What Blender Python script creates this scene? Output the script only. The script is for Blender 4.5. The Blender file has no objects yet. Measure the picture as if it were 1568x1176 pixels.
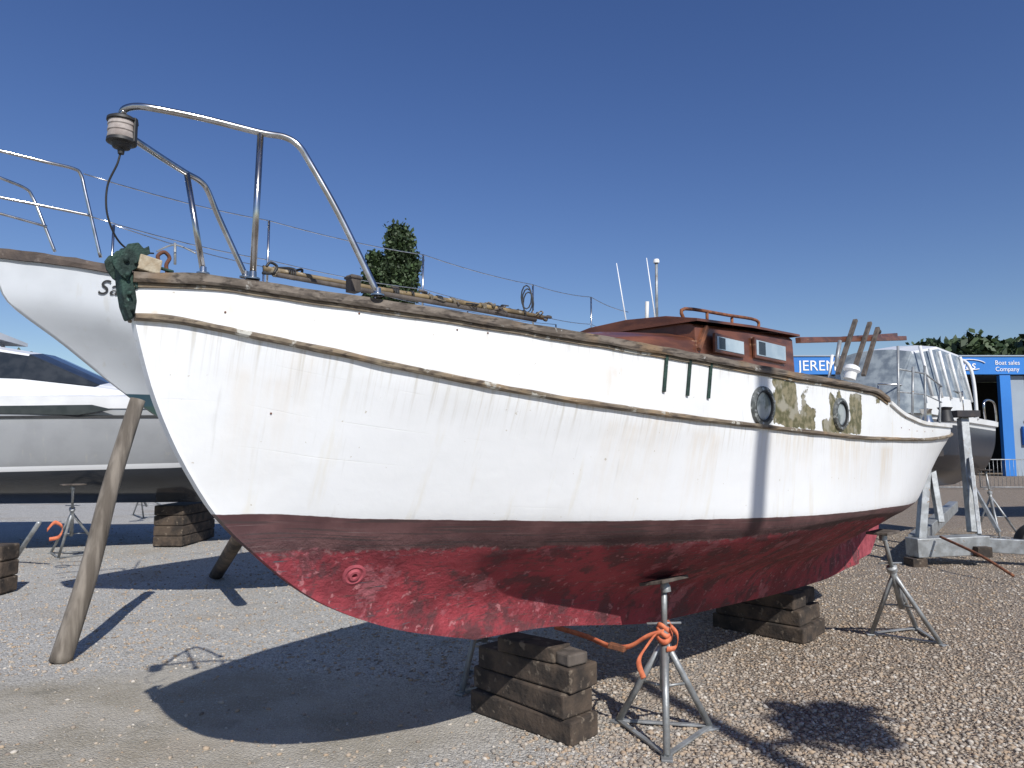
import bpy, bmesh, math, random
import numpy as np
from mathutils import Vector, Matrix, noise
from mathutils.bvhtree import BVHTree
random.seed(3); np.random.seed(3)
sc=bpy.context.scene
# ------------------------------------------------------------------ survey helpers (photo sighting -> world metres)
F=1088.0; TH=math.radians(5.4); H=1.6
cT,sT=math.cos(TH),math.sin(TH)
def ray(u,v):
    a=(u-784)/F; b=(588-v)/F
    return Vector((a, cT-b*sT, sT+b*cT))
def at_y(u,v,y):
    d=ray(u,v); k=y/d.y; return Vector((d.x*k,y,H+d.z*k))
def at_z(u,v,z):
    d=ray(u,v); k=(z-H)/d.z; return Vector((d.x*k,d.y*k,z))
def proj(p):
    x,y,z=p[0],p[1],p[2]-H
    D=y*cT+z*sT; return 784+F*x/D, 588-F*(z*cT-y*sT)/D
class Frame:
    def __init__(s,c,ang):
        s.c=Vector((c[0],c[1],0)); s.a=Vector((math.cos(ang),math.sin(ang),0)); s.n=Vector((math.sin(ang),-math.cos(ang),0))
    def P(s,t,b,z): p=s.c+s.a*t+s.n*b; return Vector((p.x,p.y,z))
    def tb(s,p): q=Vector((p[0],p[1],0))-s.c; return q.dot(s.a),q.dot(s.n)
    def sight(s,u,v,b=0.0):
        d=ray(u,v); k=(b-(Vector((0,0,0))-s.c).dot(s.n))/Vector((d.x,d.y,0)).dot(s.n)
        return Vector((d.x*k,d.y*k,H+d.z*k))
def pch(xs,ys):
    xs=np.array(xs,float); ys=np.array(ys,float); n=len(xs)
    h=np.diff(xs); d=np.diff(ys)/h; m=np.zeros(n)
    for i in range(1,n-1):
        if d[i-1]*d[i]>0:
            w1=2*h[i]+h[i-1]; w2=h[i]+2*h[i-1]; m[i]=(w1+w2)/(w1/d[i-1]+w2/d[i])
    m[0]=d[0]; m[-1]=d[-1]
    def f(x):
        if x<=xs[0]: return float(ys[0])
        if x>=xs[-1]: return float(ys[-1])
        i=int(np.searchsorted(xs,x)-1); i=max(0,min(n-2,i))
        t=(x-xs[i])/h[i]
        return float((1+2*t)*(1-t)**2*ys[i]+t*(1-t)**2*h[i]*m[i]+t*t*(3-2*t)*ys[i+1]+t*t*(t-1)*h[i]*m[i+1])
    return f
def sm(x): x=max(0,min(1,x)); return x*x*(3-2*x)
# ------------------------------------------------------------------ materials
def newmat(name):
    m=bpy.data.materials.new(name); m.use_nodes=True
    nt=m.node_tree; b=nt.nodes['Principled BSDF']; return m,nt,b
def nd(nt,t,**k):
    n=nt.nodes.new(t)
    for a,v in k.items():
        if a in n.bl_rna.properties.keys(): setattr(n,a,v)
        else: n.inputs[a].default_value=v
    return n
def L(nt,a,b): nt.links.new(a,b)
def mixc(nt,fac,a,b):
    m=nt.nodes.new('ShaderNodeMix'); m.data_type='RGBA'
    for i,x in ((0,fac),(6,a),(7,b)):
        if isinstance(x,(int,float)): m.inputs[i].default_value=x
        elif isinstance(x,(tuple,list)): m.inputs[i].default_value=(*x[:3],1)
        else: L(nt,x,m.inputs[i])
    return m.outputs[2]
def mth(nt,op,a,b=0.0,c=0.0,clamp=False):
    m=nt.nodes.new('ShaderNodeMath'); m.operation=op; m.use_clamp=clamp
    for i,x in enumerate((a,b,c)):
        if isinstance(x,(int,float)): m.inputs[i].default_value=x
        else: L(nt,x,m.inputs[i])
    return m.outputs[0]
def sstep(nt,x,lo,hi):
    m=nt.nodes.new('ShaderNodeMapRange'); m.interpolation_type='SMOOTHSTEP'
    L(nt,x,m.inputs[0]); m.inputs[1].default_value=lo; m.inputs[2].default_value=hi
    return m.outputs[0]
def coords(nt,kind='Object',scale=(1,1,1)):
    tc=nt.nodes.new('ShaderNodeTexCoord'); mp=nt.nodes.new('ShaderNodeMapping')
    mp.inputs['Scale'].default_value=scale; L(nt,tc.outputs[kind],mp.inputs[0]); return mp.outputs[0]
def noi(nt,vec,scale,detail=4,rough=.55):
    n=nd(nt,'ShaderNodeTexNoise',Scale=scale,Detail=detail,Roughness=rough); L(nt,vec,n.inputs['Vector']); return n.outputs[0]
def mat(name,c1,c2=None,rough=.6,metal=0,scale=6,bump=0,bscale=40,stretch=(1,1,1),lo=.35,hi=.65,coat=0,speck=None):
    m,nt,b=newmat(name); v=coords(nt,'Object',stretch)
    c2=c2 or tuple(x*.75 for x in c1)
    n=noi(nt,v,scale,6); col=mixc(nt,sstep(nt,n,lo,hi),c1,c2)
    if speck:
        n2=noi(nt,v,speck[0],5); col=mixc(nt,sstep(nt,n2,speck[1],speck[1]+.07),col,speck[2])
    L(nt,col,b.inputs['Base Color']); b.inputs['Roughness'].default_value=rough; b.inputs['Metallic'].default_value=metal
    if coat: b.inputs['Coat Weight'].default_value=coat
    if bump:
        bn=nd(nt,'ShaderNodeBump',Strength=bump,Distance=.01); L(nt,noi(nt,v,bscale,5),bn.inputs['Height']); L(nt,bn.outputs[0],b.inputs['Normal'])
    return m
def grainmat(name,cols,rough,ang=45,bump=.7,specks=None):
    """timber with the grain running along the boat's axis"""
    m,nt,b=newmat(name); tc=nt.nodes.new('ShaderNodeTexCoord'); mp=nt.nodes.new('ShaderNodeMapping'); mp.vector_type='TEXTURE'
    mp.inputs['Rotation'].default_value=(0,0,math.radians(ang)); mp.inputs['Scale'].default_value=(14,1,1); L(nt,tc.outputs['Object'],mp.inputs[0]); v=mp.outputs[0]
    g=noi(nt,v,34,5,.6); o=coords(nt)
    c=mixc(nt,sstep(nt,g,.36,.62),cols[0],cols[1]); c=mixc(nt,sstep(nt,noi(nt,o,3.1,5),.50,.66),c,cols[2])
    c=mixc(nt,mth(nt,'MULTIPLY',sstep(nt,noi(nt,v,60,4),.52,.66),.85),c,cols[3])
    if specks: c=mixc(nt,sstep(nt,noi(nt,o,specks[0],6,.65),specks[1],specks[1]+.05),c,specks[2])
    L(nt,c,b.inputs['Base Color']); b.inputs['Roughness'].default_value=rough
    bn=nd(nt,'ShaderNodeBump',Strength=bump,Distance=.008); L(nt,g,bn.inputs['Height']); L(nt,bn.outputs[0],b.inputs['Normal']); return m
M={}
M['steel']=mat('stainless_steel',(.62,.62,.62),(.45,.43,.40),.22,1,scale=12)
M['galv']=mat('galvanised_steel',(.40,.42,.43),(.27,.28,.28),.5,.5,scale=9,bump=.2,speck=(30,.64,(.26,.17,.10)))
M['wood']=grainmat('weathered_cap_rail_wood',[(.195,.165,.135),(.10,.082,.066),(.22,.15,.09),(.045,.036,.03)],.88,specks=(9,.62,(.38,.37,.34)))
M['strake']=grainmat('strake_wood',[(.25,.205,.145),(.14,.11,.08),(.28,.20,.12),(.07,.052,.04)],.85,specks=(8,.575,(.46,.45,.40)))
M['sleeper']=mat('sleeper_timber',(.085,.062,.045),(.030,.024,.020),.9,scale=7,bump=.9,bscale=26,speck=(16,.60,(.15,.12,.09)))
M['prop']=mat('prop_timber',(.24,.21,.175),(.11,.093,.075),.88,scale=12,bump=.9,bscale=30,stretch=(1,1,.12),speck=(5,.62,(.06,.05,.04)))
M['greyboard']=mat('dark_grey_timber',(.12,.10,.085),(.06,.05,.042),.85,scale=14,bump=.7,stretch=(1,1,.2))
M['mahog']=mat('varnished_mahogany',(.17,.060,.030),(.085,.030,.017),.40,scale=4,bump=.12,stretch=(1,1,4),coat=.2,speck=(6,.66,(.24,.13,.075)))
M['spar']=mat('old_varnished_spar',(.30,.22,.11),(.15,.11,.06),.6,scale=8,speck=(10,.6,(.36,.31,.22)))
M['bronze']=mat('verdigris_bronze',(.035,.075,.060),(.016,.032,.028),.75,.3,scale=18,bump=.8,bscale=60,speck=(26,.62,(.10,.17,.14)))
M['black']=mat('black_rubber',(.015,.015,.016),(.03,.03,.03),.55)
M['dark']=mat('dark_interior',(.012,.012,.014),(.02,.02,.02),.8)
M['grey']=mat('weathered_plastic',(.42,.38,.35),(.26,.22,.20),.65,scale=20)
M['gel']=mat('white_gelcoat',(.74,.75,.76),(.66,.67,.67),.3,scale=2)
M['white']=mat('white_paint',(.76,.76,.75),(.64,.63,.59),.5,scale=5)
M['navy']=mat('navy_paint',(.02,.035,.06),(.03,.05,.07),.35)
M['antifoul_d']=mat('dark_antifoul',(.03,.03,.035),(.06,.05,.045),.8)
M['rust']=mat('rusty_iron',(.24,.09,.04),(.12,.05,.03),.85,scale=20,bump=.5)
M['orange']=mat('orange_webbing',(.70,.21,.10),(.52,.13,.06),.75,scale=20)
M['rope']=mat('old_rope',(.26,.22,.16),(.13,.11,.08),.9,scale=60,bump=.8,bscale=160)
M['glass']=mat('dark_window_glass',(.02,.025,.03),(.035,.04,.045),.06)
M['lglass']=mat('reflection_tinted_window',(.28,.36,.42),(.42,.50,.54),.12,scale=3)  # pale bright reflection put into the wheelhouse pane colour
M['pglass']=mat('cloudy_porthole_glass',(.10,.13,.15),(.34,.38,.40),.15,scale=9,lo=.42,hi=.56)
M['ring']=mat('tarnished_porthole_ring',(.20,.21,.205),(.09,.10,.095),.5,.4,scale=30,bump=.4,speck=(40,.56,(.42,.44,.42)))
M['canvas']=mat('blue_canvas',(.03,.10,.32),(.02,.07,.22),.8)
M['blue']=mat('blue_fascia',(.030,.20,.60),(.025,.17,.52),.45,scale=.3)
M['clad']=mat('grey_cladding',(.30,.36,.42),(.26,.31,.37),.6,scale=.4)
M['signw']=mat('white_lettering',(.85,.85,.85),(.8,.8,.8),.5)
M['ink']=mat('black_lettering',(.02,.02,.02),(.03,.03,.03),.5)
M['pink']=mat('pink_rudder_paint',(.38,.08,.10),(.22,.035,.05),.75,scale=8,bump=.5)
# ------------------------------------------------------------------ object helpers
def link(o,parent=None):
    sc.collection.objects.link(o)
    if parent: o.parent=parent
    return o
def empty(name):
    e=bpy.data.objects.new(name,None); e.empty_display_size=.3; sc.collection.objects.link(e); return e
def mesh(name,vs,fs,m,parent=None,smooth=False,mats=None,mi=None):
    me=bpy.data.meshes.new(name); me.from_pydata([tuple(v) for v in vs],[],fs)
    for x in (mats or [m]): me.materials.append(x)
    if mi is not None: me.polygons.foreach_set('material_index',mi)
    if smooth: me.polygons.foreach_set('use_smooth',[True]*len(me.polygons))
    me.update(); o=bpy.data.objects.new(name,me); return link(o,parent)
def fixn(o):
    bm=bmesh.new(); bm.from_mesh(o.data); bmesh.ops.recalc_face_normals(bm,faces=bm.faces); bm.to_mesh(o.data); bm.free()
def bevel(o,w=.006,seg=2):
    md=o.modifiers.new('b','BEVEL'); md.width=w; md.segments=seg; md.limit_method='ANGLE'; return o
def cr(pts,n=8):
    P=[Vector(p) for p in pts]; out=[]
    for i in range(len(P)-1):
        a=P[max(i-1,0)];b=P[i];c=P[i+1];d=P[min(i+2,len(P)-1)]
        for k in range(n):
            t=k/n; out.append(.5*((2*b)+(c-a)*t+(2*a-5*b+4*c-d)*t*t+(3*b-a-3*c+d)*t**3))
    out.append(P[-1]); return out
def tube(name,pts,r,m,parent=None,smooth_path=False,sides=10,rr=None):
    P=cr(pts) if smooth_path else [Vector(p) for p in pts]
    vs=[];fs=[]; N=len(P); prev=None
    for i,p in enumerate(P):
        T=(P[min(i+1,N-1)]-P[max(i-1,0)]).normalized()
        if prev is None:
            A=Vector((0,0,1)) if abs(T.z)<.9 else Vector((1,0,0))
            U=T.cross(A).normalized()
        else:
            U=(prev-T*prev.dot(T)).normalized()
        prev=U; W=T.cross(U)
        q=r if rr is None else r+(rr-r)*i/(N-1)
        for k in range(sides):
            a=2*math.pi*k/sides; vs.append(p+(U*math.cos(a)+W*math.sin(a))*q)
    for i in range(N-1):
        for k in range(sides):
            fs.append((i*sides+k,i*sides+(k+1)%sides,(i+1)*sides+(k+1)%sides,(i+1)*sides+k))
    fs.append(tuple(range(sides))[::-1]); fs.append(tuple((N-1)*sides+k for k in range(sides)))
    o=mesh(name,vs,fs,m,parent,True)
    return o
def box(name,c,size,m,parent=None,xdir=(1,0,0),up=(0,0,1),bev=.004):
    X=Vector(xdir).normalized(); Z=Vector(up); Y=Z.cross(X).normalized(); Z=X.cross(Y)
    vs=[];c=Vector(c)
    for sx in(-.5,.5):
        for sy in(-.5,.5):
            for sz in(-.5,.5): vs.append(c+X*sx*size[0]+Y*sy*size[1]+Z*sz*size[2])
    fs=[(0,1,3,2),(4,6,7,5),(0,4,5,1),(2,3,7,6),(0,2,6,4),(1,5,7,3)]
    o=mesh(name,vs,fs,m,parent)
    if bev: bevel(o,bev)
    return o
def beam(name,p0,p1,w,h,m,parent=None,up=(0,0,1),bev=.004):
    p0=Vector(p0);p1=Vector(p1); d=p1-p0
    return box(name,(p0+p1)/2,(d.length,w,h),m,parent,d,up,bev)
def ribbon(name,pts,w,m,parent,wdir=(0,0,1),n=8):
    P=cr(pts,n); vs=[];fs=[];W=Vector(wdir).normalized()*w/2
    for i,p in enumerate(P):
        vs+= [p-W,p+W]
        if i: fs.append((2*i-2,2*i-1,2*i+1,2*i))
    o=mesh(name,vs,fs,m,parent,True); md=o.modifiers.new('s','SOLIDIFY'); md.thickness=.003; return o
def sweep(name,P,prof,m,parent,side=1,wob=0):
    vs=[];fs=[];k=len(prof);N=len(P)
    for i in range(N):
        T=(P[min(i+1,N-1)]-P[max(i-1,0)]).normalized(); O=T.cross(Vector((0,0,1))).normalized()*side
        U=Vector((0,0,1))
        for j,(o_,z_) in enumerate(prof):
            q=P[i]+O*o_+U*z_
            if wob: q=q+O*noise.noise(q*9+Vector((j,0,0)))*wob+U*noise.noise(q*7+Vector((0,j,5)))*wob
            vs.append(q)
    for i in range(N-1):
        for j in range(k): fs.append((i*k+j,i*k+(j+1)%k,(i+1)*k+(j+1)%k,(i+1)*k+j))
    fs.append(tuple(range(k))); fs.append(tuple((N-1)*k+j for j in range(k)))
    o=mesh(name,vs,fs,m,parent); fixn(o); return o
def disc_part(name,c,nrm,prof,m,parent,seg=40):
    """lathe: prof list of (radius, offset along normal)"""
    N=Vector(nrm).normalized(); A=Vector((0,0,1)) if abs(N.z)<.9 else Vector((1,0,0))
    U=N.cross(A).normalized(); W=N.cross(U); vs=[];fs=[];k=len(prof);c=Vector(c)
    for i in range(seg):
        a=2*math.pi*i/seg
        for (r,o_) in prof: vs.append(c+(U*math.cos(a)+W*math.sin(a))*r+N*o_)
    for i in range(seg):
        j=(i+1)%seg
        for q in range(k-1): fs.append((i*k+q,j*k+q,j*k+q+1,i*k+q+1))
    o=mesh(name,vs,fs,m,parent,True); fixn(o)
    md=o.modifiers.new('e','EDGE_SPLIT'); md.split_angle=math.radians(40); return o
def text(name,body,p,xdir,nrm,size,m,parent,shear=0,extr=.002):
    cu=bpy.data.curves.new(name,'FONT'); cu.body=body; cu.size=size; cu.extrude=extr; cu.shear=shear; cu.materials.append(m)
    o=bpy.data.objects.new(name,cu); X=Vector(xdir).normalized(); Z=Vector(nrm).normalized(); Y=Z.cross(X).normalized(); Z=X.cross(Y)
    mt=Matrix((X,Y,Z)).transposed().to_4x4(); mt.translation=Vector(p); o.matrix_world=mt
    return link(o,parent)
# ------------------------------------------------------------------ hull loft
def hull_grid(fr,levels,rows=12,cols=200,pw=1.35):
    n=len(levels); ws=[l['w'] for l in levels]
    W=np.linspace(ws[0],ws[-1],int(round((ws[-1]-ws[0])*rows))+1)
    G=np.zeros((len(W),cols,3))
    for j in range(cols):
        s=(j/(cols-1))**pw
        pts=[]
        for l in levels:
            t=l['t0']+(l['t1']-l['t0'])*s
            z=l['zf'](t); k=sm((t-l['t0'])/l.get('bl',.9)); z=l['z0']*(1-k)+z*k if l.get('blend',True) else z
            pts.append((t,l['bf'](s),z))
        pts=np.array(pts)
        for c in range(3):
            f=pch(ws,pts[:,c])
            for i,w in enumerate(W): G[i,j,c]=f(w)
    return W,G
def hull_mesh(name,fr,W,G,m,parent):
    R,C,_=G.shape; vs=[];fs=[];uv=[]
    for side in (1,-1):
        for i in range(R):
            for j in range(C):
                t,b,z=G[i,j]; vs.append(fr.P(t,b*side,z)); uv.append((t,W[i]))
    o2=R*C
    for i in range(R-1):
        for j in range(C-1):
            a=i*C+j; fs.append((a,a+C,a+C+1,a+1)); a+=o2; fs.append((a,a+1,a+C+1,a+C))
    for i in range(R-1):
        a=i*C; fs.append((a,a+o2,a+C+o2,a+C)); a=i*C+C-1; fs.append((a,a+C,a+C+o2,a+o2))
    for j in range(C-1):
        a=(R-1)*C+j; fs.append((a,a+o2,a+o2+1,a+1))
    o=mesh(name,vs,fs,m,parent,True)
    u=o.data.uv_layers.new(name='UVMap')
    li=np.zeros(len(o.data.loops),int); o.data.loops.foreach_get('vertex_index',li)
    u.data.foreach_set('uv',np.array(uv)[li].ravel())
    md=o.modifiers.new('e','EDGE_SPLIT'); md.split_angle=math.radians(50)
    return o
def deck_mesh(name,fr,G,m,parent,drop=.03,camber=.06):
    C=G.shape[1]; vs=[];fs=[];K=9
    for j in range(C):
        t,b,z=G[0,j]
        for k in range(K):
            f=-1+2*k/(K-1); vs.append(fr.P(t,b*f*.985,z-drop+camber*(1-f*f)*min(1,b)))
    for j in range(C-1):
        for k in range(K-1): a=j*K+k; fs.append((a,a+1,a+K+1,a+K))
    return mesh(name,vs,fs,m,parent,True)
# ================================================================== MAIN BOAT
fr=Frame((.33,4.13),math.radians(45))
cv_rail=([150,210,300,380,500,640,760,900,1020,1100,1190,1290,1365,1420],[419,423,430,441,459,478,498,520,542,555,573,590,605,615])
cv_str =([150,215,300,400,500,600,700,800,900,1000,1080,1160,1250,1330,1400],[476,484,496,516,537,559,580,600,617,632,643,652,663,671,673])
cv_wl  =([300,327,450,600,750,900,1000,1100,1200,1300,1350,1400],[786,787,792,795,797,798,797,795,792,785,779,768])
cv_rd  =([385,500,700,900,1100,1200,1300,1380],[846,848,842,836,829,819,801,778])
def zsolve(t,b,cv):
    z=1.6
    for _ in range(10):
        u,_v=proj(fr.P(t,b,z)); v=float(np.interp(u,cv[0],cv[1])); p=fr.P(t,b,z); z=at_y(u,v,p.y).z
    return z
def stem(u,v):
    p=fr.sight(u,v); t,_=fr.tb(p); return t,p.z
T=[0,.03,.0625,.125,.19,.25,.375,.5,.625,.75,.87,.95,1]
sh0=pch(T,[.02,.15,.28,.50,.66,.77,.92,.99,1,.95,.82,.62,.42])
sh2=pch(T,[.02,.09,.19,.38,.55,.69,.90,1,1,.88,.56,.26,.08])
sh4=pch(T,[.03,.06,.12,.27,.42,.56,.86,1,.98,.72,.34,.14,.05])
sh6=pch([0,.06,.9,1],[.5,1,1,.7])
Bmax=dict(zip([0,1,2,3,4,5,6],[1.0,.99,.94,.86,.58,.21,.06]))
def bf(w):
    wl=math.floor(w); B=Bmax[wl]+(Bmax.get(wl+1,0.06)-Bmax[wl])*(w-wl)
    def f(s):
        if w<=1: q=sh0(s)
        elif w<=2: q=sh0(s)*(2-w)+sh2(s)*(w-1)
        elif w<=4: q=sh2(s)*(4-w)/2+sh4(s)*(w-2)/2
        elif w<6: q=sh4(s)
        else: q=sh6(s)
        return max(B*q,.022)
    return f
def zlevel(w,cv,aft,tmax):
    t0,z0=stem(*STEM[w]); b=bf(w); ts=[];zs=[]
    for t in [t0+.0,-2.1,-1.8,-1.4,-1,-.5,0,.5,1,1.5,2,2.4]:
        if t<t0 or t>tmax: continue
        if ts and t-ts[-1]<.12: continue
        s=(t-t0)/(TE[w]-t0); ts.append(t); zs.append(zsolve(t,b(s),cv))
    for t,z in aft: ts.append(t); zs.append(z)
    return pch(ts,zs)
STEM={0:(200,430),1:(203,487),1.33:(228,590),1.66:(268,690),2:(327,788),3:(388,848),4:(480,918),5:(600,962),6:(720,978)}
TE={0:5.75,1:5.78,1.33:5.7,1.66:5.55,2:5.3,3:5.0,4:4.75,5:4.5,6:4.35}
z_0=zlevel(0,cv_rail,[(2.75,1.86),(3.3,1.82),(4.5,1.83),(5.8,1.90)],2.2)
z_1=zlevel(1,cv_str,[(3.0,1.69),(4.4,1.74),(5.8,1.83)],2.1)
z_2=zlevel(2,cv_wl,[(3.3,1.18),(4.3,1.17),(5.3,1.19)],2.4)
z_3=zlevel(3,cv_rd,[(3.2,1.06),(5.0,1.08)],2.1)
kx=[];kz=[]
for u,v in [(720,978),(800,977),(870,973),(960,957),(1100,926),(1200,902),(1250,887),(1285,870)]:
    t,z=stem(u,v); kx.append(t); kz.append(z)
z_6=pch(kx,kz)
zf={0:z_0,1:z_1,1.33:lambda t:z_1(t)*.67+z_2(t)*.33,1.66:lambda t:z_1(t)*.34+z_2(t)*.66,2:z_2,3:z_3,
    4:lambda t:z_6(t)+.70*(z_3(t)-z_6(t)),5:lambda t:z_6(t)+.38*(z_3(t)-z_6(t)),6:z_6}
lv=[]
for w in STEM:
    t0,z0=stem(*STEM[w]); lv.append(dict(w=w,t0=t0,z0=z0,t1=TE[w],bf=bf(w),zf=zf[w],bl=.25 if w in(0,1) else (.5 if w<4 else 1.6)))
W,G=hull_grid(fr,lv,rows=12,cols=220)
boat=empty('old_wooden_sailing_boat')
def hull_material():
    m,nt,b=newmat('hull_paint')
    uvn=nt.nodes.new('ShaderNodeUVMap'); sp=nt.nodes.new('ShaderNodeSeparateXYZ'); L(nt,uvn.outputs[0],sp.inputs[0])
    w=sp.outputs[1]; obj=coords(nt)
    def uvs(sx,sy):
        mp=nt.nodes.new('ShaderNodeMapping'); mp.inputs['Scale'].default_value=(sx,sy,1); L(nt,uvn.outputs[0],mp.inputs[0]); return mp.outputs[0]
    white=(.79,.805,.815)
    big=noi(nt,obj,1.6,5); c=mixc(nt,sstep(nt,big,.45,.75),white,(.73,.74,.74))
    streak=noi(nt,uvs(5,.35),2.2,4,.6); c=mixc(nt,mth(nt,'MULTIPLY',sstep(nt,streak,.56,.74),.34),c,(.66,.61,.47))
    streak2=noi(nt,uvs(16,.8),2.0,3,.6); c=mixc(nt,mth(nt,'MULTIPLY',sstep(nt,streak2,.6,.78),.34),c,(.54,.54,.51))
    gl=noi(nt,uvs(30,.6),1.4,4,.65); fr_=mth(nt,'FRACT',w); fall=mth(nt,'SUBTRACT',1.0,sstep(nt,fr_,.02,.42)); up=mth(nt,'LESS_THAN',w,1.99)
    c=mixc(nt,mth(nt,'MULTIPLY',mth(nt,'MULTIPLY',mth(nt,'MULTIPLY',fall,up),sstep(nt,gl,.47,.68)),.5),c,(.44,.40,.31))
    att=nd(nt,'ShaderNodeAttribute',attribute_name='dirt'); sa=nt.nodes.new('ShaderNodeSeparateColor'); L(nt,att.outputs[0],sa.inputs[0])
    fn=noi(nt,uvs(22,1.2),1.5,4); c=mixc(nt,mth(nt,'MULTIPLY',sa.outputs[1],sstep(nt,fn,.25,.7)),c,(.58,.42,.20))
    en=noi(nt,obj,11,7,.62); mk=mth(nt,'ADD',sa.outputs[0],mth(nt,'MULTIPLY',mth(nt,'SUBTRACT',en,.5),1.5))
    mossc=mixc(nt,sstep(nt,noi(nt,obj,26,5),.4,.62),(.10,.095,.045),(.24,.21,.13)); mossc=mixc(nt,sstep(nt,noi(nt,obj,9,4),.52,.62),mossc,(.30,.28,.22))
    c=mixc(nt,sstep(nt,mk,.48,.54),c,mossc)
    ch=noi(nt,obj,34,3); c=mixc(nt,mth(nt,'MULTIPLY',sstep(nt,ch,.725,.745),.6),c,(.40,.34,.24))
    wav=mth(nt,'FRACT',mth(nt,'MULTIPLY',w,4.3)); seam=mth(nt,'SUBTRACT',1.0,sstep(nt,wav,.0,.04))
    sm_n=mth(nt,'MULTIPLY',sstep(nt,noi(nt,uvs(1.2,3),1.5,3),.5,.7),mth(nt,'SUBTRACT',1.0,sstep(nt,sp.outputs[0],-1.4,-.2)))
    seamv=mth(nt,'MULTIPLY',seam,sm_n)
    c=mixc(nt,mth(nt,'MULTIPLY',seamv,.22),c,(.45,.42,.33))
    br=mixc(nt,sstep(nt,noi(nt,obj,5,6),.4,.7),(.080,.036,.038),(.14,.068,.068))
    br=mixc(nt,sstep(nt,noi(nt,uvs(2,30),1.5,4),.58,.75),br,(.20,.155,.15))
    br=mixc(nt,mth(nt,'MULTIPLY',sstep(nt,noi(nt,uvs(1.5,9),1.5,5),.54,.60),.7),br,(.05,.037,.037))
    rd=mixc(nt,sstep(nt,noi(nt,obj,2.6,7,.6),.40,.62),(.36,.048,.064),(.19,.026,.036))
    rd=mixc(nt,mth(nt,'MULTIPLY',sstep(nt,noi(nt,obj,6,8,.66),.50,.60),.8),rd,(.095,.035,.040))
    rd=mixc(nt,mth(nt,'MULTIPLY',sstep(nt,noi(nt,obj,4.2,8,.70),.56,.62),.7),rd,(.40,.13,.15))
    rd=mixc(nt,mth(nt,'MULTIPLY',sstep(nt,noi(nt,uvs(2.2,4),2.4,8,.70),.57,.61),.75),rd,(.13,.05,.05))
    rd=mixc(nt,sstep(nt,noi(nt,uvs(5,16),1.6,6,.68),.60,.64),rd,(.075,.085,.10))
    rd=mixc(nt,mth(nt,'MULTIPLY',sstep(nt,noi(nt,obj,22,5),.62,.68),.7),rd,(.48,.20,.21))
    e1=noi(nt,obj,4,8,.62); w3=mth(nt,'ADD',w,mth(nt,'MULTIPLY',mth(nt,'SUBTRACT',e1,.5),.8))
    low=mixc(nt,sstep(nt,w3,2.90,3.02),br,rd)
    edge=mth(nt,'MULTIPLY',sstep(nt,w3,2.84,2.95),mth(nt,'SUBTRACT',1.0,sstep(nt,w3,2.98,3.10)))
    low=mixc(nt,mth(nt,'MULTIPLY',edge,sstep(nt,noi(nt,obj,30,4),.52,.64)),low,(.24,.13,.13))
    w2=mth(nt,'ADD',w,mth(nt,'MULTIPLY',mth(nt,'SUBTRACT',noi(nt,obj,9,3),.5),.03))
    fac=sstep(nt,w2,1.995,2.005); col=mixc(nt,fac,c,low)
    L(nt,col,b.inputs['Base Color'])
    rg=mth(nt,'ADD',mth(nt,'MULTIPLY',sstep(nt,w,1.99,2.6),.38),.42); L(nt,rg,b.inputs['Roughness'])
    hb=mth(nt,'MULTIPLY',mth(nt,'MULTIPLY',noi(nt,obj,18,8,.68),sstep(nt,w,1.99,3.1)),2.6)
    hb=mth(nt,'ADD',hb,mth(nt,'MULTIPLY',noi(nt,obj,2.3,3),.9))
    hb=mth(nt,'ADD',hb,mth(nt,'MULTIPLY',noi(nt,obj,24,4),.10))
    hb=mth(nt,'SUBTRACT',hb,mth(nt,'MULTIPLY',seamv,.07)); hb=mth(nt,'ADD',hb,mth(nt,'MULTIPLY',sstep(nt,mk,.48,.54),-.25))
    bn=nd(nt,'ShaderNodeBump',Strength=.8,Distance=.012); L(nt,hb,bn.inputs['Height']); L(nt,bn.outputs[0],b.inputs['Normal'])
    return m
hull=hull_mesh('hull',fr,W,G,hull_material(),boat)
def bvh_of(o):
    me=o.data; return BVHTree.FromPolygons([v.co.copy() for v in me.vertices],[tuple(p.vertices) for p in me.polygons])
BV=bvh_of(hull)
def hit(u,v,bv=None):
    r=(bv or BV).ray_cast(Vector((0,0,H)),ray(u,v).normalized())
    if r[0] is None: return None
    n=r[1]; 
    if n.dot(ray(u,v))>0: n=-n
    return r[0],n
vc=np.zeros((len(hull.data.vertices),4)); vc[:,3]=1
co=np.zeros(len(hull.data.vertices)*3); hull.data.vertices.foreach_get('co',co); co=co.reshape(-1,3)
cc=np.array([fr.c.x,fr.c.y]); tt=(co[:,0]-cc[0])*fr.a.x+(co[:,1]-cc[1])*fr.a.y; bb=(co[:,0]-cc[0])*fr.n.x+(co[:,1]-cc[1])*fr.n.y; zz=co[:,2]
def patch(ch,u0,v0,u1,v1,amt=1.0,soft=.03,fade=False):
    a=hit(u0,v0); b_=hit(u1,v1)
    if not a or not b_: print('PATCH MISS',u0,v0); return
    ta,tb_=fr.tb(a[0])[0],fr.tb(b_[0])[0]; za,zb=a[0].z,b_[0].z
    f=lambda x,lo,hi: np.clip((x-lo)/soft+.5,0,1)*np.clip((hi-x)/soft+.5,0,1)
    g=f(tt,ta,tb_)
    if fade: h=np.clip((za-zz)/.01,0,1)*np.clip((zz-zb)/(za-zb),0,1)
    else: h=f(zz,zb,za)
    vc[:,ch]=np.maximum(vc[:,ch],g*h*amt*(bb>0))
patch(0,1188,578,1222,655,.78,.06); patch(0,1205,618,1250,660,.85,.05); patch(0,1225,588,1240,650,.5,.05); patch(0,1182,575,1200,655,.7,.03)
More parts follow.
